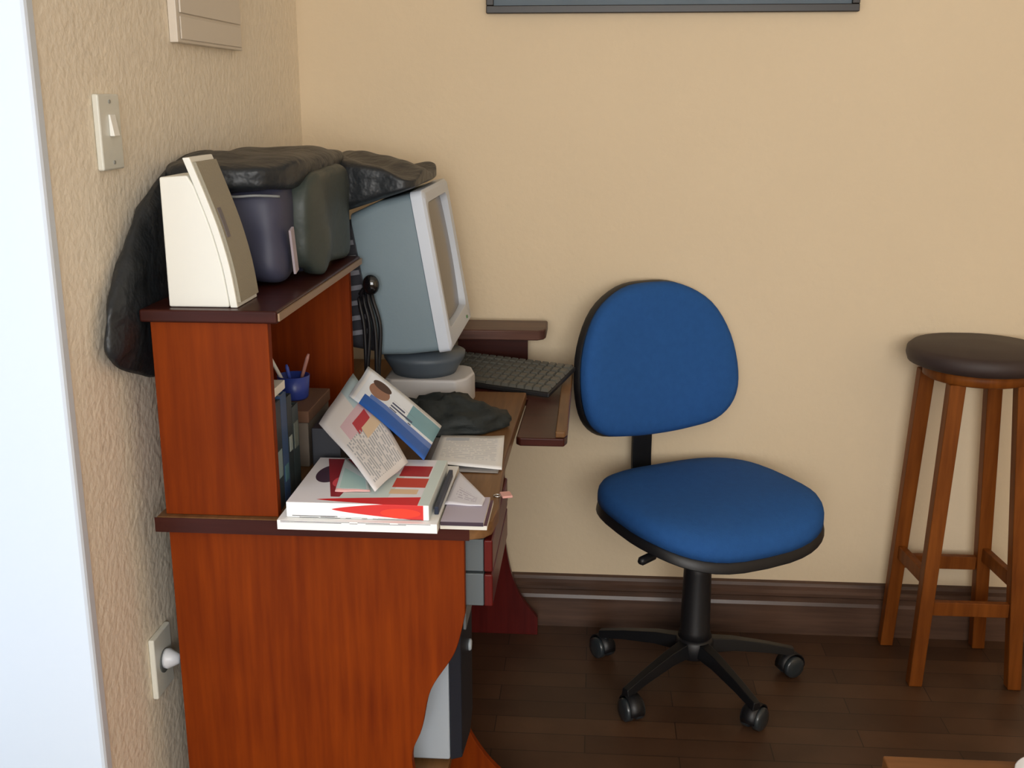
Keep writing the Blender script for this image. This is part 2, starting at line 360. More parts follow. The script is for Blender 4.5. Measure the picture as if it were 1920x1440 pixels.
# swivel pedestal
loc_part(mon, 'pedestal_base', prism([(-.455, 2.305), (-.44, 2.29), (-.295, 2.29), (-.275, 2.31), (-.262, 2.37), (-.275, 2.425), (-.295, 2.437), (-.455, 2.437)], ZT+.0005, ZT+.064, 'Z'), mat('pale pedestal plastic', (196, 194, 194), .5), bevel=.006)
loc_part(mon, 'swivel_neck', lathe(bmesh.new(), [(.070, 0), (.076, .012), (.090, .034), (.092, .046)], 28, (-.375, 2.37, ZT+.0645)), mat('swivel plastic', (78, 88, 98), .5), smooth=True)
# black cable bundle between hutch and monitor
cb = thing('cable_bundle', 'black cables dangling beside the hutch and the grey monitor', 'cable', (-.47, 2.24, ZT))
for k, (dx, dy) in enumerate(((0, 0), (.012, -.003), (-.012, .002), (.022, .004))):
    pts = [(-.475+dx, 2.236+dy, ZT+.004), (-.478+dx+.01*math.sin(k), 2.237+dy, .85), (-.470+dx, 2.238+dy, .95), (-.480+dx*.8, 2.236+dy, 1.015), (-.466+dx*.2, 2.230+dy*.3, 1.046)]
    loc_part(cb, 'cable', tube(bmesh.new(), spline(pts, 6), .0045, 8), mat('black cable', (20, 20, 24), .35), smooth=True)
bm = bmesh.new(); bmesh.ops.create_uvsphere(bm, u_segments=16, v_segments=10, radius=.018, matrix=Matrix.Translation((-.462, 2.226, 1.045)) @ Matrix.Diagonal((1, .7, 1.2, 1)))
loc_part(cb, 'plug', bm, mat('glossy black plastic', (16, 16, 18), .12, coat=.5), smooth=True)

# ------------------------------------------------------------------ speaker on the hutch
sp = thing('speaker', 'off-white desktop speaker with a slanted beige front on the hutch top', 'speaker', (-.61, 1.70, 1.105))
yb0, yb1, zb = 1.642, 1.742, 1.1045
front = spline([(-.552, zb, 0), (-.560, zb+.06, 0), (-.574, zb+.12, 0), (-.592, zb+.175, 0), (-.612, zb+.230, 0)], 5)
body = [(-.662, zb), (-.5655, zb)] + [(p.x-.0125, p.y) for p in front[1:17]] + [(-.618, zb+.203), (-.662, zb+.200)]
loc_part(sp, 'cabinet', prism(body, yb0, yb1, 'Y'), mat('off-white plastic', (240, 238, 228), .45), bevel=.003)
fp = [(p.x, p.y) for p in front]; bp = [(p.x-.0115, p.y-.001) for p in front][::-1]; bp[-1] = (bp[-1][0], zb)
pan = loc_part(sp, 'front_panel', prism(fp+bp, yb0-.001, yb1+.001, 'Y'), mat('off-white plastic', (240, 238, 228), .45), bevel=.0015)
def strip(i0, i1, off, th, y0, y1):
    a = [(front[i].x+off, front[i].y) for i in range(i0, i1)]; b = [(front[i].x+off+th, front[i].y) for i in range(i0, i1)][::-1]
    return prism(a+b, y0, y1, 'Y')
gr = obj('grille', strip(1, 20, .0003, .005, yb0+.004, yb1-.004), mat('beige grille cloth', (156, 148, 130), .8, bump=(300, .4, .002))); gr.parent = pan
gr = obj('badge', strip(9, 14, .0055, .001, yb0+.012, yb0+.026), mat('grey badge', (112, 106, 110), .4)); gr.parent = pan

# ------------------------------------------------------------------ black leather jacket over hutch and monitor
m_lea = mat('black leather', (34, 38, 42), .45, bump=(24, .7, .012), mottle=.25, mscale=14)
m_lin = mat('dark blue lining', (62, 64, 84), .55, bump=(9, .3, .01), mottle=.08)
jk = thing('jacket', 'black leather jacket heaped over the hutch and monitor, one sleeve hanging by the wall', 'jacket', (-.62, 2.0, 1.105))
def soft_block(x0, x1, y0, y1, z0, z1, r, amp, seed, folds=0, p=5.0):
    bm = bmesh.new(); bmesh.ops.create_cube(bm, size=2)
    bmesh.ops.subdivide_edges(bm, edges=bm.edges[:], cuts=15, use_grid_fill=True)
    c = Vector(((x0+x1)/2, (y0+y1)/2, (z0+z1)/2)); h = Vector(((x1-x0)/2, (y1-y0)/2, (z1-z0)/2))
    for v in bm.verts:
        q = v.co; m = (abs(q.x)**p+abs(q.y)**p+abs(q.z)**p)**(1/p); q = q/m
        w_ = Vector((q.x*h.x, q.y*h.y, q.z*h.z))+c
        n = noise.noise(w_*9+Vector((seed, 0, 0)))*amp + noise.noise(w_*22+Vector((0, seed, 0)))*amp*.4
        if folds:   # hanging cloth folds, deeper towards the hem
            t = (z1-w_.z)/(z1-z0); ph = w_.y*38+w_.x*46+3*noise.noise(w_*5+Vector((seed, seed, 0)))
            n += folds*(.25+.75*t)*math.sin(ph) - folds*.6*t*math.sin(t*3.0)
        v.co = w_ + q.normalized()*n
        if v.co.z < z0: v.co.z = z0
    return bm
loc_part(jk, 'lining_fold', soft_block(-.680, -.528, 1.815, 2.215, 1.1065, 1.285, .02, .007, 3, folds=.006, p=6), m_lin, smooth=True, subsurf=1)
loc_part(jk, 'body', soft_block(-.735, -.512, 1.785, 2.34, 1.258, 1.325, .02, .013, 11, p=4.5), m_lea, smooth=True, subsurf=1)
loc_part(jk, 'side_fold', soft_block(-.545, -.493, 1.90, 2.252, 1.1065, 1.296, .01, .008, 23, folds=.006, p=4.5), mat('grey-green leather', (58, 66, 62), .5, bump=(30, .4, .006), mottle=.15), smooth=True, subsurf=1)
bm = soft_block(-1, 1, -1, 1, -1, 1, .02, 0, 31, p=7)
def wedge(q):
    x = -.478+.118*q.x; y = 2.400+.180*q.y - .015*q.x
    f = (x+.596)/.236                       # 0 at the wall side, 1 at the screen side
    top = 1.306-.034*f+.010*math.sin(q.y*5+q.x*3); bot = 1.245+.338*(x+.36)
    z = bot+(top-bot)*(q.z+1)/2
    n = noise.noise(Vector((x*22, y*12, 3)))*.008
    return Vector((x, y+n, z+(n if q.z > 0 else 0)))
for v in bm.verts: v.co = wedge(v.co)
loc_part(jk, 'draped_sleeve', bm, m_lea, smooth=True, subsurf=1)
px = [(405, 283), (350, 290), (300, 335), (262, 400), (235, 480), (212, 560), (205, 620), (207, 665), (225, 690), (262, 702), (300, 704)]
oy = [on_x(u+9, v, -.712) for u, v in px]
outl = [(p.y, p.z) for p in oy] + [(1.86, .985), (1.98, 1.05), (2.06, 1.18), (2.10, 1.29)]
def cushion(outline, xa, xb, seed):
    bm = bmesh.new(); O = [Vector((p[0], p[1], 0)) for p in spline([(a, b, 0) for a, b in outline], 5, True)]
    c = sum(O, Vector())/len(O); rings = []
    for s, t in ((.0, .5), (.35, .5), (.7, .46), (.88, .36), (.97, .18), (1, 0)):
        for sg in ((1,) if t == 0 else (1,)):
            rings.append((s, t))
    def mk(sign):
        R = []
        for s, t in rings:
            if s == 0: continue
            R.append([((c+(p-c)*s), t*sign) for p in O])
        return R
    def V(p, t):
        x = (xa+xb)/2 + t*(xb-xa) ; d = noise.noise(Vector((p.x*14, p.y*26, seed)))*.006*(1 if abs(t) > 0 else 0)
        return bm.verts.new((min(max(x+d*(1 if t > 0 else -1), xa-.001), xb), p.x, p.y))
    up = [[V(p, t) for p, t in r] for r in mk(1)]; dn = [[V(p, t) for p, t in r] for r in mk(-1)[:-1]]
    seq = up + dn[::-1]; n = len(O)
    for a, b in zip(seq, seq[1:]):
        for k in range(n): bm.faces.new((a[k], a[(k+1) % n], b[(k+1) % n], b[k]))
    for R in (up[0], dn[0]):
        cv = bm.verts.new(sum((v.co for v in R), Vector())/n)
        for k in range(n): bm.faces.new((R[k], R[(k+1) % n], cv))
    return bm
slv = loc_part(jk, 'hanging_sleeve', cushion(outl, WX+.003, -.7045, 5), m_lea, smooth=True)
loc_part(jk, 'zip_edge', tube(bmesh.new(), spline([(-.640, 1.792, 1.268), (-.60, 1.785, 1.263), (-.56, 1.788, 1.265), (-.525, 1.81, 1.262)], 5), .0022, 8), mat('grey zip', (128, 132, 134), .4), smooth=True)
loc_part(jk, 'care_label', box(bmesh.new(), -.002, .002, -.010, .010, -.04, .04, M=Matrix.Translation((-.520, 1.862, 1.165)) @ Matrix.Rotation(.25, 4, 'X')), mat('pale label cloth', (176, 164, 172), .7))

# ------------------------------------------------------------------ things standing in the hutch
m_paper = mat('paper edges', (226, 222, 212), .7)
def book(y0, y1, h, rgb, label, cat='book', x0=-.660, x1=-.507, name='book', grp='books upright in the hutch', lab=None):
    t = thing(name, label, cat, ((x0+x1)/2, (y0+y1)/2, ZT), group=grp)
    cm = mat('cover %d %d %d' % rgb, rgb, .45)
    bm = B(x0, x1, y0, y0+.003, ZT+.0005, ZT+h); box(bm, x0, x1, y1-.003, y1, ZT+.0005, ZT+h); box(bm, x1-.003, x1, y0+.003, y1-.003, ZT+.0005, ZT+h)
    loc_part(t, 'cover', bm, cm); loc_part(t, 'pages', B(x0, x1-.004, y0+.0032, y1-.0032, ZT+.004, ZT+h-.005), m_paper)
    if lab: loc_part(t, 'spine_label', B(x1-.0002, x1+.0008, y0+.006, y1-.006, ZT+h*lab[0], ZT+h*lab[1]), mat('label %d %d %d' % lab[2], lab[2], .6))
book(1.655, 1.688, .183, (36, 46, 50), 'dark teal binder standing in the hutch against its side panel beside the blue book', lab=(.30, .55, (120, 138, 138)))
book(1.690, 1.722, .187, (46, 72, 110), 'blue book upright in the hutch between dark binders', lab=(.2, .35, (70, 110, 120)))
book(1.724, 1.752, .176, (30, 40, 42), 'blackish book upright in the hutch between the blue and slate books', lab=(.45, .6, (140, 150, 146)))
book(1.754, 1.790, .150, (44, 56, 58), 'low slate-coloured book at the end of the upright row', lab=(.5, .8, (96, 104, 98)))
tag(slab_uv('white_carton', -.60, -.512, 1.668, 1.738, ZT+.1885, ZT+.203, m_paper, m_paper, m_paper, bevel=.001), 'flat white carton lying across the tops of the upright books', 'carton')
gb = thing('storage_box', 'grey-brown cardboard box in the hutch under the pen holder', 'box', (-.58, 1.96, ZT))
m_gb = mat('grey-brown card', (112, 100, 88), .8, mottle=.12, mscale=20)
loc_part(gb, 'box_body', B(-.66, -.515, 1.88, 2.04, ZT+.0005, ZT+.085), m_gb, bevel=.002)
loc_part(gb, 'box_lid', B(-.663, -.512, 1.877, 2.043, ZT+.0855, ZT+.108), mat('brown card lid', (104, 72, 52), .8, mottle=.12, mscale=20), bevel=.002)
zc = ZT+.1085
ph = thing('pen_holder', 'blue plastic pen holder with pens on the box inside the hutch', 'pen holder', (-.56, 1.965, zc))
loc_part(ph, 'cup', lathe(bmesh.new(), [(.024, 0), (.027, .004), (.031, .045), (.029, .045), (.025, .006)], 24, (-.562, 1.965, zc)), mat('blue plastic', (44, 62, 140), .35), smooth=True)
for i, (ex, ez, rgb) in enumerate(((-.045, .088, (226, 222, 214)), (-.012, .065, (60, 80, 170)), (.030, .085, (170, 120, 110)))):
    pen = tag(obj('pen', tube(bmesh.new(), [(-.562+ex*.15, 1.962+.006*i, zc+.008), (-.562+ex*.9, 1.958+.006*i, zc+ez*.9), (-.562+ex, 1.958+.006*i, zc+ez)], [.0032, .0036, .002], 10), mat('pen %d' % i, rgb, .4), smooth=True),
        ('white pen leaning out of the blue pen holder', 'short blue pen standing in the blue pen holder', 'pinkish pen leaning out of the blue pen holder')[i], 'pen')
dm = slab_uv('box_file', -.500, -.448, 1.845, 2.03, ZT+.0005, ZT+.086, mat('charcoal folder', (40, 42, 50), .5), mat('charcoal folder', (40, 42, 50), .5), mat('charcoal folder', (40, 42, 50), .5), bevel=.002)
tag(dm, 'charcoal box file propping up the loose leaflets', 'file')

# ------------------------------------------------------------------ papers piled on the near desktop
RED, WH, PK, NV = (214, 44, 40), (246, 246, 244), (232, 190, 196), (30, 34, 58)
mg_front = print_mat('pad front', (250, 248, 244), [('text', .5, .9, .48, .12, (60, 60, 66), 0, 9)])
tag(slab_uv('paper_pad', -.490, -.236, 1.580, 1.86, ZT+.0005, ZT+.016, mat('white pad', (246, 245, 242), .6), mg_front, m_paper), 'thick white pad of paper under the red and white box', 'paper pad')
bx_top = print_mat('box top print', (238, 234, 238), [('disc', .17, .62, .10, .2, (70, 46, 66)), ('rect', .30, .55, .12, .42, (150, 34, 46), -.25), ('disc', .30, .45, .07, .12, (226, 80, 90)), ('rect', .54, .35, .17, .3, (214, 226, 222), .1), ('rect', .80, .72, .11, .12, (176, 36, 40)), ('rect', .80, .46, .12, .10, (206, 64, 44)), ('rect', .78, .27, .10, .05, (236, 200, 160)), ('wedge', .60, .07, .40, .10, (222, 40, 44)), ('rect', .96, .5, .04, .5, (214, 226, 220))])
bx_front = print_mat('box front print', (250, 250, 246), [('wedge', .64, .60, .32, .62, RED), ('disc', .80, .45, .14, .30, (232, 60, 36)), ('text', .20, .08, .16, .10, (50, 50, 56), 0, 10), ('text', .60, .04, .36, .06, (50, 50, 56), 0, 12)])
tag(slab_uv('software_box', -.478, -.250, 1.592, 1.815, ZT+.0165, ZT+.042, bx_top, bx_front, mat('box side', (206, 214, 214), .5), bevel=.0015), 'white and red printed box lying on the white paper pad', 'box')
tag(obj('spine_shadow', B(-.246, -.239, 1.62, 1.80, ZT+.0165, ZT+.030), mat('spine shadow navy', (30, 40, 62), .4), bevel=.001), 'narrow dark strip standing in for the shadow beside the red and white box', 'painted shadow')  # thin dark bar in place of the shadow along the box spine
# leaflets
def P(u, v, z): return on_z(u, v, z)
fl = print_mat('leaflet print', (226, 222, 222), [('rect', .5, .90, .5, .12, (206, 222, 222)), ('rect', .42, .62, .40, .14, (222, 190, 200)), ('rect', .62, .60, .20, .09, (190, 60, 70)), ('text', .55, .28, .36, .24, (150, 152, 160), 0, 22), ('rect', .74, .44, .14, .07, (226, 200, 170)), ('text', .3, .80, .25, .08, (120, 130, 170), 0, 16)])
tag(sheet('leaflet', [P(598, 795, .862), P(703, 922, .8115), P(765, 868, .814), P(662, 700, .905)], print_mat('leaflet print b', (228, 224, 224), [('rect', .12, .82, .14, .2, (196, 216, 222)), ('rect', .36, .55, .10, .34, (222, 190, 200)), ('rect', .42, .60, .07, .18, (190, 60, 70)), ('text', .70, .5, .24, .42, (172, 174, 180), 0, 20), ('rect', .52, .72, .06, .2, (226, 200, 170))]), bulge=.006, wav=.004, seed=2), 'pinkish white leaflet with a red block tilted against the pile', 'leaflet')
tag(sheet('leaflet', [P(628, 922, .806), P(694, 922, .806), P(688, 895, .806), P(648, 858, .806)], print_mat('leaflet print c', (224, 232, 230), [('rect', .5, .4, .4, .3, (190, 220, 214)), ('rect', .5, .03, .5, .05, (236, 180, 176))]), wav=.001, seed=5), 'small pale green and white flyer on top of the red box', 'leaflet')
br = print_mat('brochure print', (232, 238, 246), [('rect', .58, .12, .44, .20, (44, 96, 178)), ('rect', .60, .36, .40, .06, (100, 130, 196)), ('disc', .26, .62, .13, .20, (160, 118, 96)), ('disc', .26, .78, .12, .10, (84, 62, 52)), ('rect', .82, .70, .18, .22, (124, 168, 182)), ('text', .58, .55, .14, .12, (70, 80, 110), 0, 12), ('rect', .05, .5, .02, .5, (250, 250, 250))])
tag(sheet('brochure', [P(654, 742, .888), P(795, 862, .816), P(828, 800, .826), P(690, 688, .920)], br, bulge=.005, wav=.004, seed=9), 'blue and white brochure with a portrait photo lying across the pile', 'brochure')
tx = print_mat('letter print', (246, 246, 246), [('text', .50, .55, .40, .36, (224, 226, 230), 0, 18), ('rect', .28, .86, .18, .05, (206, 212, 222))])
tag(sheet('letter', [(-.292, 1.885, ZT+.012), (-.160, 1.880, ZT+.004), (-.172, 2.085, ZT+.004), (-.296, 2.060, ZT+.010)], tx, wav=.003, seed=12), 'white printed letter near the front edge of the desktop', 'letter')
tag(sheet('letter', [(-.305, 1.87, ZT+.003), (-.166, 1.868, ZT+.0015), (-.166, 1.90, ZT+.0015), (-.31, 2.10, ZT+.003)], print_mat('grey letter', (150, 146, 144), []), thick=.0008), 'greyish sheet peeking out under the white printed letter', 'letter')
tag(sheet('envelope', [(-.236, 1.668, ZT+.0155), (-.174, 1.665, ZT+.0155), (-.172, 1.700, ZT+.0155), (-.232, 1.83, ZT+.0155)], print_mat('envelope print', (226, 224, 232), [('text', .5, .4, .3, .2, (196, 190, 204), 0, 12)]), wav=.001), 'lilac-white folded envelope beside the red box', 'envelope')
tag(slab_uv('booklet', -.234, -.160, 1.600, 1.715, ZT+.0005, ZT+.0075, mat('plum cover', (88, 52, 78), .5), m_paper, m_paper), 'thin plum-coloured booklet at the rounded desktop corner', 'booklet')
tag(slab_uv('booklet', -.233, -.165, 1.596, 1.710, ZT+.008, ZT+.0145, mat('grey lilac cover', (186, 176, 190), .5), mat('dark booklet edge', (60, 44, 58), .5), m_paper), 'grey-lilac booklet on top of the plum booklet', 'booklet')
tg = thing('key_tag', 'small pink tag hanging over the desk front edge', 'tag', (-.138, 1.80, ZT))
loc_part(tg, 'tag_plate', box(bmesh.new(), -.009, .009, -.012, .012, 0, .004, M=Matrix.Translation((-.142, 1.755, ZT+.0008)) @ Matrix.Rotation(.3, 4, 'Z')), mat('pink tag', (216, 160, 150), .5), bevel=.001)
loc_part(tg, 'tag_ring', tube(bmesh.new(), [(-.157+.006*math.cos(a*PI/6), 1.752+.006*math.sin(a*PI/6), ZT+.002) for a in range(13)], .0012, 6), mat('bright metal', (220, 220, 220), .25, 1), smooth=True)
# crumpled black pouch
pb = thing('black_pouch', 'crumpled black fabric pouch with a strap between brochure and keyboard', 'pouch', (-.30, 2.22, ZT))
def pouch():
    bm = bmesh.new(); bmesh.ops.create_uvsphere(bm, u_segments=40, v_segments=24, radius=1)
    for v in bm.verts:
        q = v.co.copy(); a = .125; b = .088; h = .045
        w_ = Vector((q.x*a, q.y*b, max(q.z, -.25)*h))
        n = noise.noise(q*2.2+Vector((4, 1, 0)))*.016 + abs(noise.noise(q*4.5+Vector((0, 7, 0))))*.022-.004
        w_ += q*n; w_.z = max(w_.z, -.25*h)
        v.co = Matrix.Rotation(.15, 3, 'Z') @ w_ + Vector((-.300, 2.160, ZT+.0145))
    return bm
loc_part(pb, 'pouch_body', pouch(), mat('black fabric', (30, 36, 36), .7, bump=(60, .6, .004), mottle=.2, mscale=30), smooth=True)
loc_part(pb, 'strap', tube(bmesh.new(), spline([(-.25, 2.18, ZT+.03), (-.215, 2.17, ZT+.014), (-.19, 2.21, ZT+.0085), (-.205, 2.26, ZT+.0085), (-.235, 2.25, ZT+.012)], 6), .006, 8), mat('black strap', (24, 28, 28), .6), smooth=True)
loc_part(pb, 'buckle', B(-.212, -.192, 2.178, 2.188, ZT+.016, ZT+.022), mat('bright metal', (220, 220, 220), .25, 1), bevel=.001)

# ------------------------------------------------------------------ keyboard
kz = ZT-.0155
kb = thing('keyboard', 'dark grey computer keyboard askew on the slide-out tray', 'keyboard', (-.235, 2.588, kz), math.radians(-24))
KL, KW = .365, .148
pr = [(-KW/2, .001), (-KW/2, .012), (KW/2, .044), (KW/2, .034)]
o = obj('keyboard_body', prism(pr, -KL/2, KL/2, 'X'), mat('black keyboard plastic', (34, 33, 34), .5), kb, bevel=.003)
kbm = bmesh.new(); 
for s, z in ((1, 0), (.78, .008)): pass
vv = [kbm.verts.new((sx*.0098*s, sy*.0098*s, z)) for s, z in ((1, 0), (.76, .0085)) for sx, sy in ((-1, -1), (1, -1), (1, 1), (-1, 1))]
kbm.faces.new(vv[4:8]); kbm.faces.new(vv[0:4][::-1])
for i in range(4): kbm.faces.new((vv[i], vv[(i+1) % 4], vv[4+(i+1) % 4], vv[4+i]))
kme = bpy.data.meshes.new('key'); bmesh.ops.recalc_face_normals(kbm, faces=kbm.faces); kbm.to_mesh(kme); kbm.free()
kme.materials.append(mat('grey keycap', (98, 96, 88), .5))
for r in range(6):
    for c in range(17):
        if r == 0 and 4 <= c <= 8: continue
        k = bpy.data.objects.new('key', kme); COL.objects.link(k); k.parent = kb
        y = -KW/2+.014+r*.0236; k.location = (-KL/2+.0135+c*.0211, y, .0125+(y+KW/2)*.2162); k.rotation_euler = (.213, 0, 0)
sb_ = obj('space_bar', box(bmesh.new(), -.052, .052, -.009, .009, 0, .007, M=Matrix.Translation((-KL/2+.0135+6*.0211, -KW/2+.014, .0153)) @ Matrix.Rotation(.213, 4, 'X')), mat('grey keycap', (98, 96, 88), .5), kb, bevel=.001)

# ------------------------------------------------------------------ blue swivel chair
m_blue = mat('blue woven fabric', (40, 88, 152), .85, spec=.2, bump=(420, .5, .002), mottle=.12, mscale=60)
m_blk = mat('black chair plastic', (24, 24, 27), .45)
m_steel = mat('black painted steel', (20, 21, 24), .35)
CX, CY, CA = .268, 2.505, math.radians(30)
ch = thing('office_chair', 'blue fabric swivel task chair with black five-star base near the back wall', 'office chair', (CX, CY, 0))
def outline(w_top, w_bot, h, n=48, e=2.6, skew=0):
    """superellipse-like outline whose width runs from w_bot (bottom) to w_top (top)"""
    out = []
    for k in range(n):
        a = 2*PI*k/n; c, s = math.cos(a), math.sin(a)
        x = math.copysign(abs(c)**(2/e), c); y = math.copysign(abs(s)**(2/e), s)
        w_ = w_bot+(w_top-w_bot)*(y+1)/2
        out.append((x*w_/2, y*h/2))
    return out
def pad(ol, th, dome, rim, f):
    """upholstered pad from outline; f(x,y,z) bends it. returns bm"""
    bm = bmesh.new(); rings = []
    for s, z in ((.25, th+dome), (.5, th+dome*.86), (.75, th+dome*.5), (.9, th+dome*.08), (.965, th-.008), (.99, th-.018), (1, th-.03)):
        rings.append([bm.verts.new(f(x*s, y*s, z)) for x, y in ol])
    rings.append([bm.verts.new(f(x, y, rim)) for x, y in ol])
    n = len(ol)
    for a, b in zip(rings, rings[1:]):
        for k in range(n): bm.faces.new((a[k], a[(k+1) % n], b[(k+1) % n], b[k]))
    bm.faces.new(rings[0][::-1]); bm.faces.new(rings[-1]); return bm
R_seat = Matrix.Translation((.014, -.012, 0)) @ Matrix.Rotation(CA, 4, 'Z')
def seat_f(dz):
    def f(x, y, z):   # x right, y back, front droops
        fr = max(0, -y-.10); sd = abs(x)/.25
        zz = z - fr*fr*1.3 - .02*(1 if False else 0) + .012*sd*sd + .03*y
        return (R_seat @ Vector((x, y, 0))) + Vector((0, 0, zz+dz))
    return f
so = outline(.48, .51, .465, e=2.9)
o = obj('seat', pad(so, .060, .012, .012, seat_f(.450)), m_blue, ch, smooth=True)
obj('seat_shell', pad([(x*1.012, y*1.012) for x, y in so], .022, 0, -.010, seat_f(.447)), m_blk, ch, smooth=True)
# backrest: outline wider at the bottom third, domed top
def back_outline(n=56):
    pts = spline([(0, .200, 0), (.085, .190, 0), (.165, .140, 0), (.213, .055, 0), (.229, -.045, 0), (.214, -.120, 0), (.165, -.165, 0), (.085, -.180, 0), (0, -.184, 0), (-.085, -.180, 0), (-.165, -.165, 0), (-.214, -.120, 0), (-.229, -.045, 0), (-.213, .055, 0), (-.165, .140, 0), (-.085, .190, 0)], 4, True)
    return [(p.x, p.y) for p in pts][::-1]
BR = math.radians(30)
R_back = Matrix.Translation((R_seat @ Vector((-.005, .258, 0))) + Vector((0, 0, .777))) @ Matrix.Rotation(BR, 4, 'Z') @ Matrix.Rotation(math.radians(-8), 4, 'X')
def back_f(dy):
    def f(x, y, z):   # pad local x right, y up, z = thickness toward the sitter (-Y)
        curve = .55*x*x
        lum = -.10*max(0, .10-abs(y+.08))
        return R_back @ Vector((x, -(z+dy) - curve + lum*.3, y))
    return f
bo = back_outline()
obj('backrest', pad(bo, .045, .006, .008, back_f(0)), m_blue, ch, smooth=True)
obj('backrest_shell', pad([(x*1.022, y*1.022) for x, y in bo], .020, 0, -.012, back_f(-.004)), m_blk, ch, smooth=True)
# back bar bent from under the seat to the backrest
def lp(x, y, z): return (R_seat @ Vector((x, y, 0))) + Vector((0, 0, z))
bar = [lp(0, .05, .412), lp(0, .20, .415), lp(0, .272, .43), lp(0, .295, .48), lp(0, .297, .60), lp(0, .305, .76)]
bm = bmesh.new(); pts = spline(bar, 6); side = (R_seat.to_3x3() @ Vector((1, 0, 0))).normalized(); rings = []
for i, p in enumerate(pts):
    t = (pts[min(i+1, len(pts)-1)]-pts[max(i-1, 0)]).normalized(); nn = side.cross(t)
    rings.append([bm.verts.new(p+side*a*.029+nn*b*.005) for a, b in ((-1, -1), (1, -1), (1, 1), (-1, 1))])
for a, b in zip(rings, rings[1:]):
    for k in range(4): bm.faces.new((a[k], a[(k+1) % 4], b[(k+1) % 4], b[k]))
bm.faces.new(rings[0][::-1]); bm.faces.new(rings[-1])
obj('back_bar', bm, m_steel, ch, bevel=.002)
obj('seat_mechanism', box(bmesh.new(), -.075, .075, -.09, .12, .392, .420, M=R_seat), m_steel, ch, bevel=.006)
lv = obj('tilt_lever', tube(bmesh.new(), [lp(-.06, .0, .405), lp(-.13, -.03, .40), lp(-.185, -.045, .396)], .006, 8), m_steel, ch, smooth=True)
obj('lever_knob', tube(bmesh.new(), [lp(-.17, -.041, .397), lp(-.178, -.043, .3965), lp(-.215, -.053, .394), lp(-.222, -.055, .3935)], [.006, .011, .011, .006], 10), m_blk, lv, smooth=True)
obj('gas_column', lathe(bmesh.new(), [(.031, .105), (.031, .25), (.029, .252), (.027, .255), (.024, .256), (.024, .392)], 24), m_steel, ch, smooth=True)
obj('column_cover', lathe(bmesh.new(), [(.042, .128), (.037, .145), (.034, .30), (.032, .36)], 24), m_blk, ch, smooth=True)
obj('base_hub', lathe(bmesh.new(), [(.040, .075), (.047, .082), (.047, .118), (.040, .128)], 24), m_blk, ch, smooth=True)
for k in range(5):
    a = math.radians(90+72*k-7); d = Vector((math.cos(a), math.sin(a), 0)); s = Vector((-d.y, d.x, 0)); R0 = .242
    leg = bmesh.new(); rr = []
    for t, z, hw, hh in ((.036, .104, .020, .018), (.10, .100, .017, .015), (.19, .084, .014, .012), (R0+.016, .068, .012, .010)):
        c = d*t+Vector((0, 0, z)); rr.append([leg.verts.new(c+s*hw*i+Vector((0, 0, hh*j))) for i, j in ((-1, -1), (1, -1), (.7, 1), (-.7, 1))])
    for p, q in zip(rr, rr[1:]):
        for i in range(4): leg.faces.new((p[i], p[(i+1) % 4], q[(i+1) % 4], q[i]))
    leg.faces.new(rr[0][::-1]); leg.faces.new(rr[-1])
    lo = obj('base_leg', leg, m_steel, ch, bevel=.002)
    ca = a+(3.0, -.5, 1.2, 2.0, .3)[k]; cd_ = Vector((math.cos(ca), math.sin(ca), 0)); cs = Vector((-cd_.y, cd_.x, 0)); cc = d*R0 + cd_*.012
    cst = obj('caster', lathe(bmesh.new(), [(.007, .030), (.007, .072)], 10, d*R0), m_blk, ch, smooth=True)
    for sg in (-1, 1):
        M = Matrix.Translation(cc+cs*sg*.004+Vector((0, 0, .0285))) @ cs.to_track_quat('Z', 'Y').to_matrix().to_4x4() @ (Matrix() if sg > 0 else Matrix.Rotation(PI, 4, 'X'))
        obj('wheel', lathe(bmesh.new(), [(.024, 0), (.028, .003), (.028, .017), (.024, .021), (.010, .022)], 24, M=M), mat('grey-black wheel', (44, 50, 54), .3, coat=.3), cst, smooth=True)
    # hood over the twin wheels
    hood = bmesh.new(); n = 10; ring = []
    for i in range(n+1):
        t = math.radians(-10+200*i/n); q = cd_*math.cos(t)*.032+Vector((0, 0, math.sin(t)*.032))
        ring.append([hood.verts.new(cc+Vector((0, 0, .030))+q+cs*w_) for w_ in (-.017, .017)])
    for p, q in zip(ring, ring[1:]): hood.faces.new((p[0], p[1], q[1], q[0]))
    ho = obj('caster_hood', hood, m_blk, cst, smooth=True); md = ho.modifiers.new('thickness', 'SOLIDIFY'); md.thickness = .002; md.offset = 1

# ------------------------------------------------------------------ wooden bar stool
m_stool = wood('stool wood', (92, 46, 14), (136, 76, 28), .45, 'Z', 16, .0)
m_seat = mat('dark brown seat', (54, 40, 36), .6, mottle=.15, mscale=10)
SX, SY = .930, 2.645
st = thing('bar_stool', 'tall wooden bar stool with a round dark brown seat by the back wall', 'stool', (SX, SY, 0))
obj('seat', lathe(bmesh.new(), [(.150, .800), (.162, .805), (.167, .820), (.165, .836), (.155, .845), (.05, .849)], 40), m_seat, st, smooth=True)
obj('seat_ring', lathe(bmesh.new(), [(.118, .768), (.125, .772), (.125, .7995)], 32), m_stool, st, smooth=True)
tops = [(-.072, -.078), (.082, -.078), (-.098, .072), (.066, .072)]; bots = [(-.110, -.112), (.130, -.112), (-.128, .100), (.112, .100)]
def at(i, z): t = z/.772; return Vector((bots[i][0]+(tops[i][0]-bots[i][0])*t, bots[i][1]+(tops[i][1]-bots[i][1])*t, z))
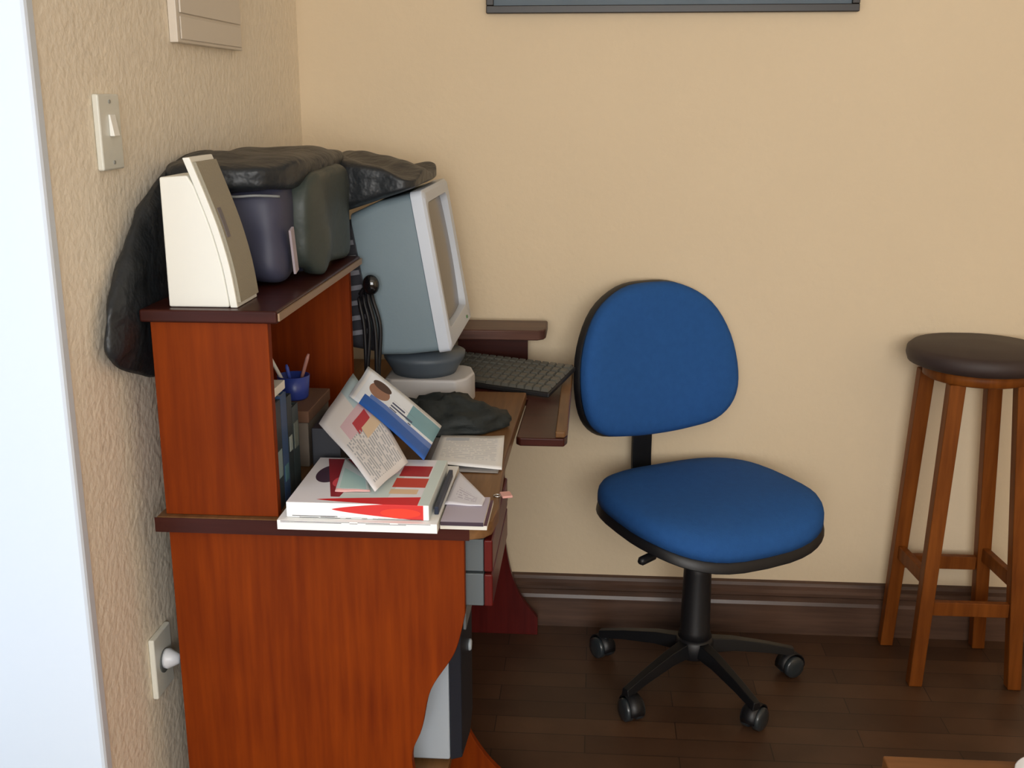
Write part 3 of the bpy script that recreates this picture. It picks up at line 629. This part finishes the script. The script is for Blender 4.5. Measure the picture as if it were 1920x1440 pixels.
for i in range(4):
    bm = bmesh.new(); A, Bq = at(i, 0), at(i, .770); lo = []
    for p, hw in ((A, .0165), (Bq, .0185)): lo.append([bm.verts.new(p+Vector((a*hw, b*hw, 0))) for a, b in ((-1, -1), (1, -1), (1, 1), (-1, 1))])
    for k in range(4): bm.faces.new((lo[0][k], lo[0][(k+1) % 4], lo[1][(k+1) % 4], lo[1][k]))
    bm.faces.new(lo[0][::-1]); bm.faces.new(lo[1]); obj('leg', bm, m_stool, st, bevel=.003)
for i, j, z in ((0, 1, .205), (2, 3, .245), (0, 2, .275), (1, 3, .275)):
    a, b = at(i, z), at(j, z); d = (b-a).normalized(); s = d.cross(Vector((0, 0, 1))); bm = bmesh.new(); rg = []
    for p in (a+d*.017, b-d*.017): rg.append([bm.verts.new(p+s*u*.009+Vector((0, 0, v*.018))) for u, v in ((-1, -1), (1, -1), (1, 1), (-1, 1))])
    for k in range(4): bm.faces.new((rg[0][k], rg[0][(k+1) % 4], rg[1][(k+1) % 4], rg[1][k]))
    bm.faces.new(rg[0][::-1]); bm.faces.new(rg[1]); obj('rung', bm, m_stool, st, bevel=.002)

# ------------------------------------------------------------------ picture on the back wall
a, b = on_y(913, 27, WY), on_y(1608, 22, WY); px0, px1, pz0 = a.x, b.x, (a.z+b.z)/2; pz1 = pz0+.62
pf = thing('framed_picture', 'wide dark-framed picture hanging high on the beige back wall', 'picture', ((px0+px1)/2, WY-.001, pz0))
m_fr = mat('dark frame wood', (34, 28, 24), .4)
y0, y1, fw = WY-.022, WY-.001, .018
for a in ((px0, px1, pz0, pz0+fw), (px0, px1, pz1-fw, pz1), (px0, px0+fw, pz0+fw, pz1-fw), (px1-fw, px1, pz0+fw, pz1-fw)):
    loc_part(pf, 'frame_rail', B(a[0], a[1], y0, y1, a[2], a[3]), m_fr, bevel=.002)
loc_part(pf, 'print', B(px0+fw, px1-fw, y1-.012, y1-.002, pz0+fw, pz1-fw), mat('slate print', (78, 94, 106), .5, mottle=.3, mscale=5))

# ------------------------------------------------------------------ plates and box on the left wall
m_pl = mat('white switch plastic', (222, 222, 212), .35)
sw = on_x(178, 177, WX); sw2 = on_x(224, 314, WX)
def plate(name, label, cat, y0, y1, z0, z1, d=.011):
    t = thing(name, label, cat, (WX, (y0+y1)/2, z0))
    loc_part(t, 'plate', B(WX+.0005, WX+d, y0, y1, z0, z1), m_pl, bevel=.003, seg=3); return t
yc, zc2 = (sw.y+sw2.y)/2-.010, (sw.z+sw2.z)/2
s1 = plate('light_switch', 'white light switch plate high on the textured wall', 'light switch', yc-.037, yc+.037, zc2-.056, zc2+.056)
loc_part(s1, 'rocker', prism([(WX+.0112, zc2-.006), (WX+.0112, zc2+.026), (WX+.014, zc2+.026), (WX+.019, zc2-.006)], yc-.008, yc+.012, 'Y'), mat('rocker white', (246, 246, 240), .3), bevel=.001)
for dz in (-.045, .045): loc_part(s1, 'screw', lathe(bmesh.new(), [(.003, 0), (.003, .0015)], 10, M=Matrix.Translation((WX+.011, yc, zc2+dz)) @ Matrix.Rotation(PI/2, 4, 'Y')), mat('screw', (150, 150, 145), .4))
q0, q1 = on_x(276, 1200, WX), on_x(286, 1314, WX); yq = (q0.y+q1.y)/2; zq = (q0.z+q1.z)/2
s2 = plate('power_outlet', 'white power outlet plate low on the textured wall beside the desk', 'outlet', yq, yq+.074, zq-.056, zq+.056)
loc_part(s2, 'socket', lathe(bmesh.new(), [(.021, 0), (.021, .002), (.017, .002)], 24, M=Matrix.Translation((WX+.011, yq+.037, zq)) @ Matrix.Rotation(PI/2, 4, 'Y')), mat('socket grey', (96, 100, 98), .5))
pg = thing('power_plug', 'white plug with a cord pushed into the low wall outlet', 'plug', (WX+.02, yq+.037, zq))
pgm = Matrix.Translation((WX+.0135, yq+.037, zq+.004)) @ Matrix.Rotation(PI/2, 4, 'Y')
loc_part(pg, 'plug_body', lathe(bmesh.new(), [(.017, 0), (.018, .006), (.013, .016), (.008, .026)], 18, M=pgm), mat('plug white', (222, 226, 232), .35), smooth=True)
loc_part(pg, 'cord', tube(bmesh.new(), spline([(WX+.039, yq+.037, zq+.004), (WX+.047, yq+.045, zq-.004), (WX+.046, yq+.075, zq-.05), (WX+.040, yq+.13, zq-.16), (WX+.040, yq+.20, zq-.30), (WX+.040, yq+.30, .012)], 6), .0035, 8), mat('grey cord', (80, 84, 88), .5), smooth=True)
e0, e1 = on_x(318, 87, WX), on_x(440, 89, WX)
eb = thing('fuse_box', 'cream flush fuse box high on the textured wall above the desk', 'fuse box', (WX, (e0.y+e1.y)/2, e0.z))
ez0 = (e0.z+e1.z)/2; ey0, ey1 = e0.y, e1.y
loc_part(eb, 'housing', B(WX+.0005, WX+.016, ey0, ey1, ez0, ez0+.42), mat('cream enamel', (220, 210, 196), .4), bevel=.002)
loc_part(eb, 'door', B(WX+.0163, WX+.020, ey0+.012, ey1-.012, ez0+.05, ez0+.40), mat('cream enamel', (220, 210, 196), .4), bevel=.0015)
loc_part(eb, 'lower_strip', B(WX+.0163, WX+.019, ey0+.012, ey1-.012, ez0+.006, ez0+.045), mat('cream enamel', (220, 210, 196), .4), bevel=.0015)

# ------------------------------------------------------------------ low table peeking in at the lower right corner
tz = .42; c0 = on_z(1655, 1416, tz)
lt = thing('low_table', 'low brown wooden table with a white dish on it', 'table', (c0.x+.35, c0.y-.25, 0))
m_tb = wood('low table wood', (92, 56, 28), (140, 92, 52), .4, 'X', 12, .2)
loc_part(lt, 'table_top', B(c0.x, c0.x+.70, c0.y-.45, c0.y, tz-.03, tz), m_tb, bevel=.003)
loc_part(lt, 'apron', B(c0.x+.045, c0.x+.655, c0.y-.055, c0.y-.035, tz-.09, tz-.0305), m_tb)
for ax in (.03, .63):
    for ay in (-.07, -.42): loc_part(lt, 'leg', B(c0.x+ax, c0.x+ax+.04, c0.y+ay, c0.y+ay+.04, 0, tz-.0305), m_tb, bevel=.002)
pl = on_z(1908, 1424, tz+.018)
tag(obj('dish', lathe(bmesh.new(), [(.03, 0), (.05, .003), (.062, .018), (.060, .019), (.048, .006), (.02, .004)], 36, (pl.x+.045, pl.y-.045, tz+.0005)), mat('white china', (236, 238, 244), .2), smooth=True), 'white dish on the low wooden table', 'dish')
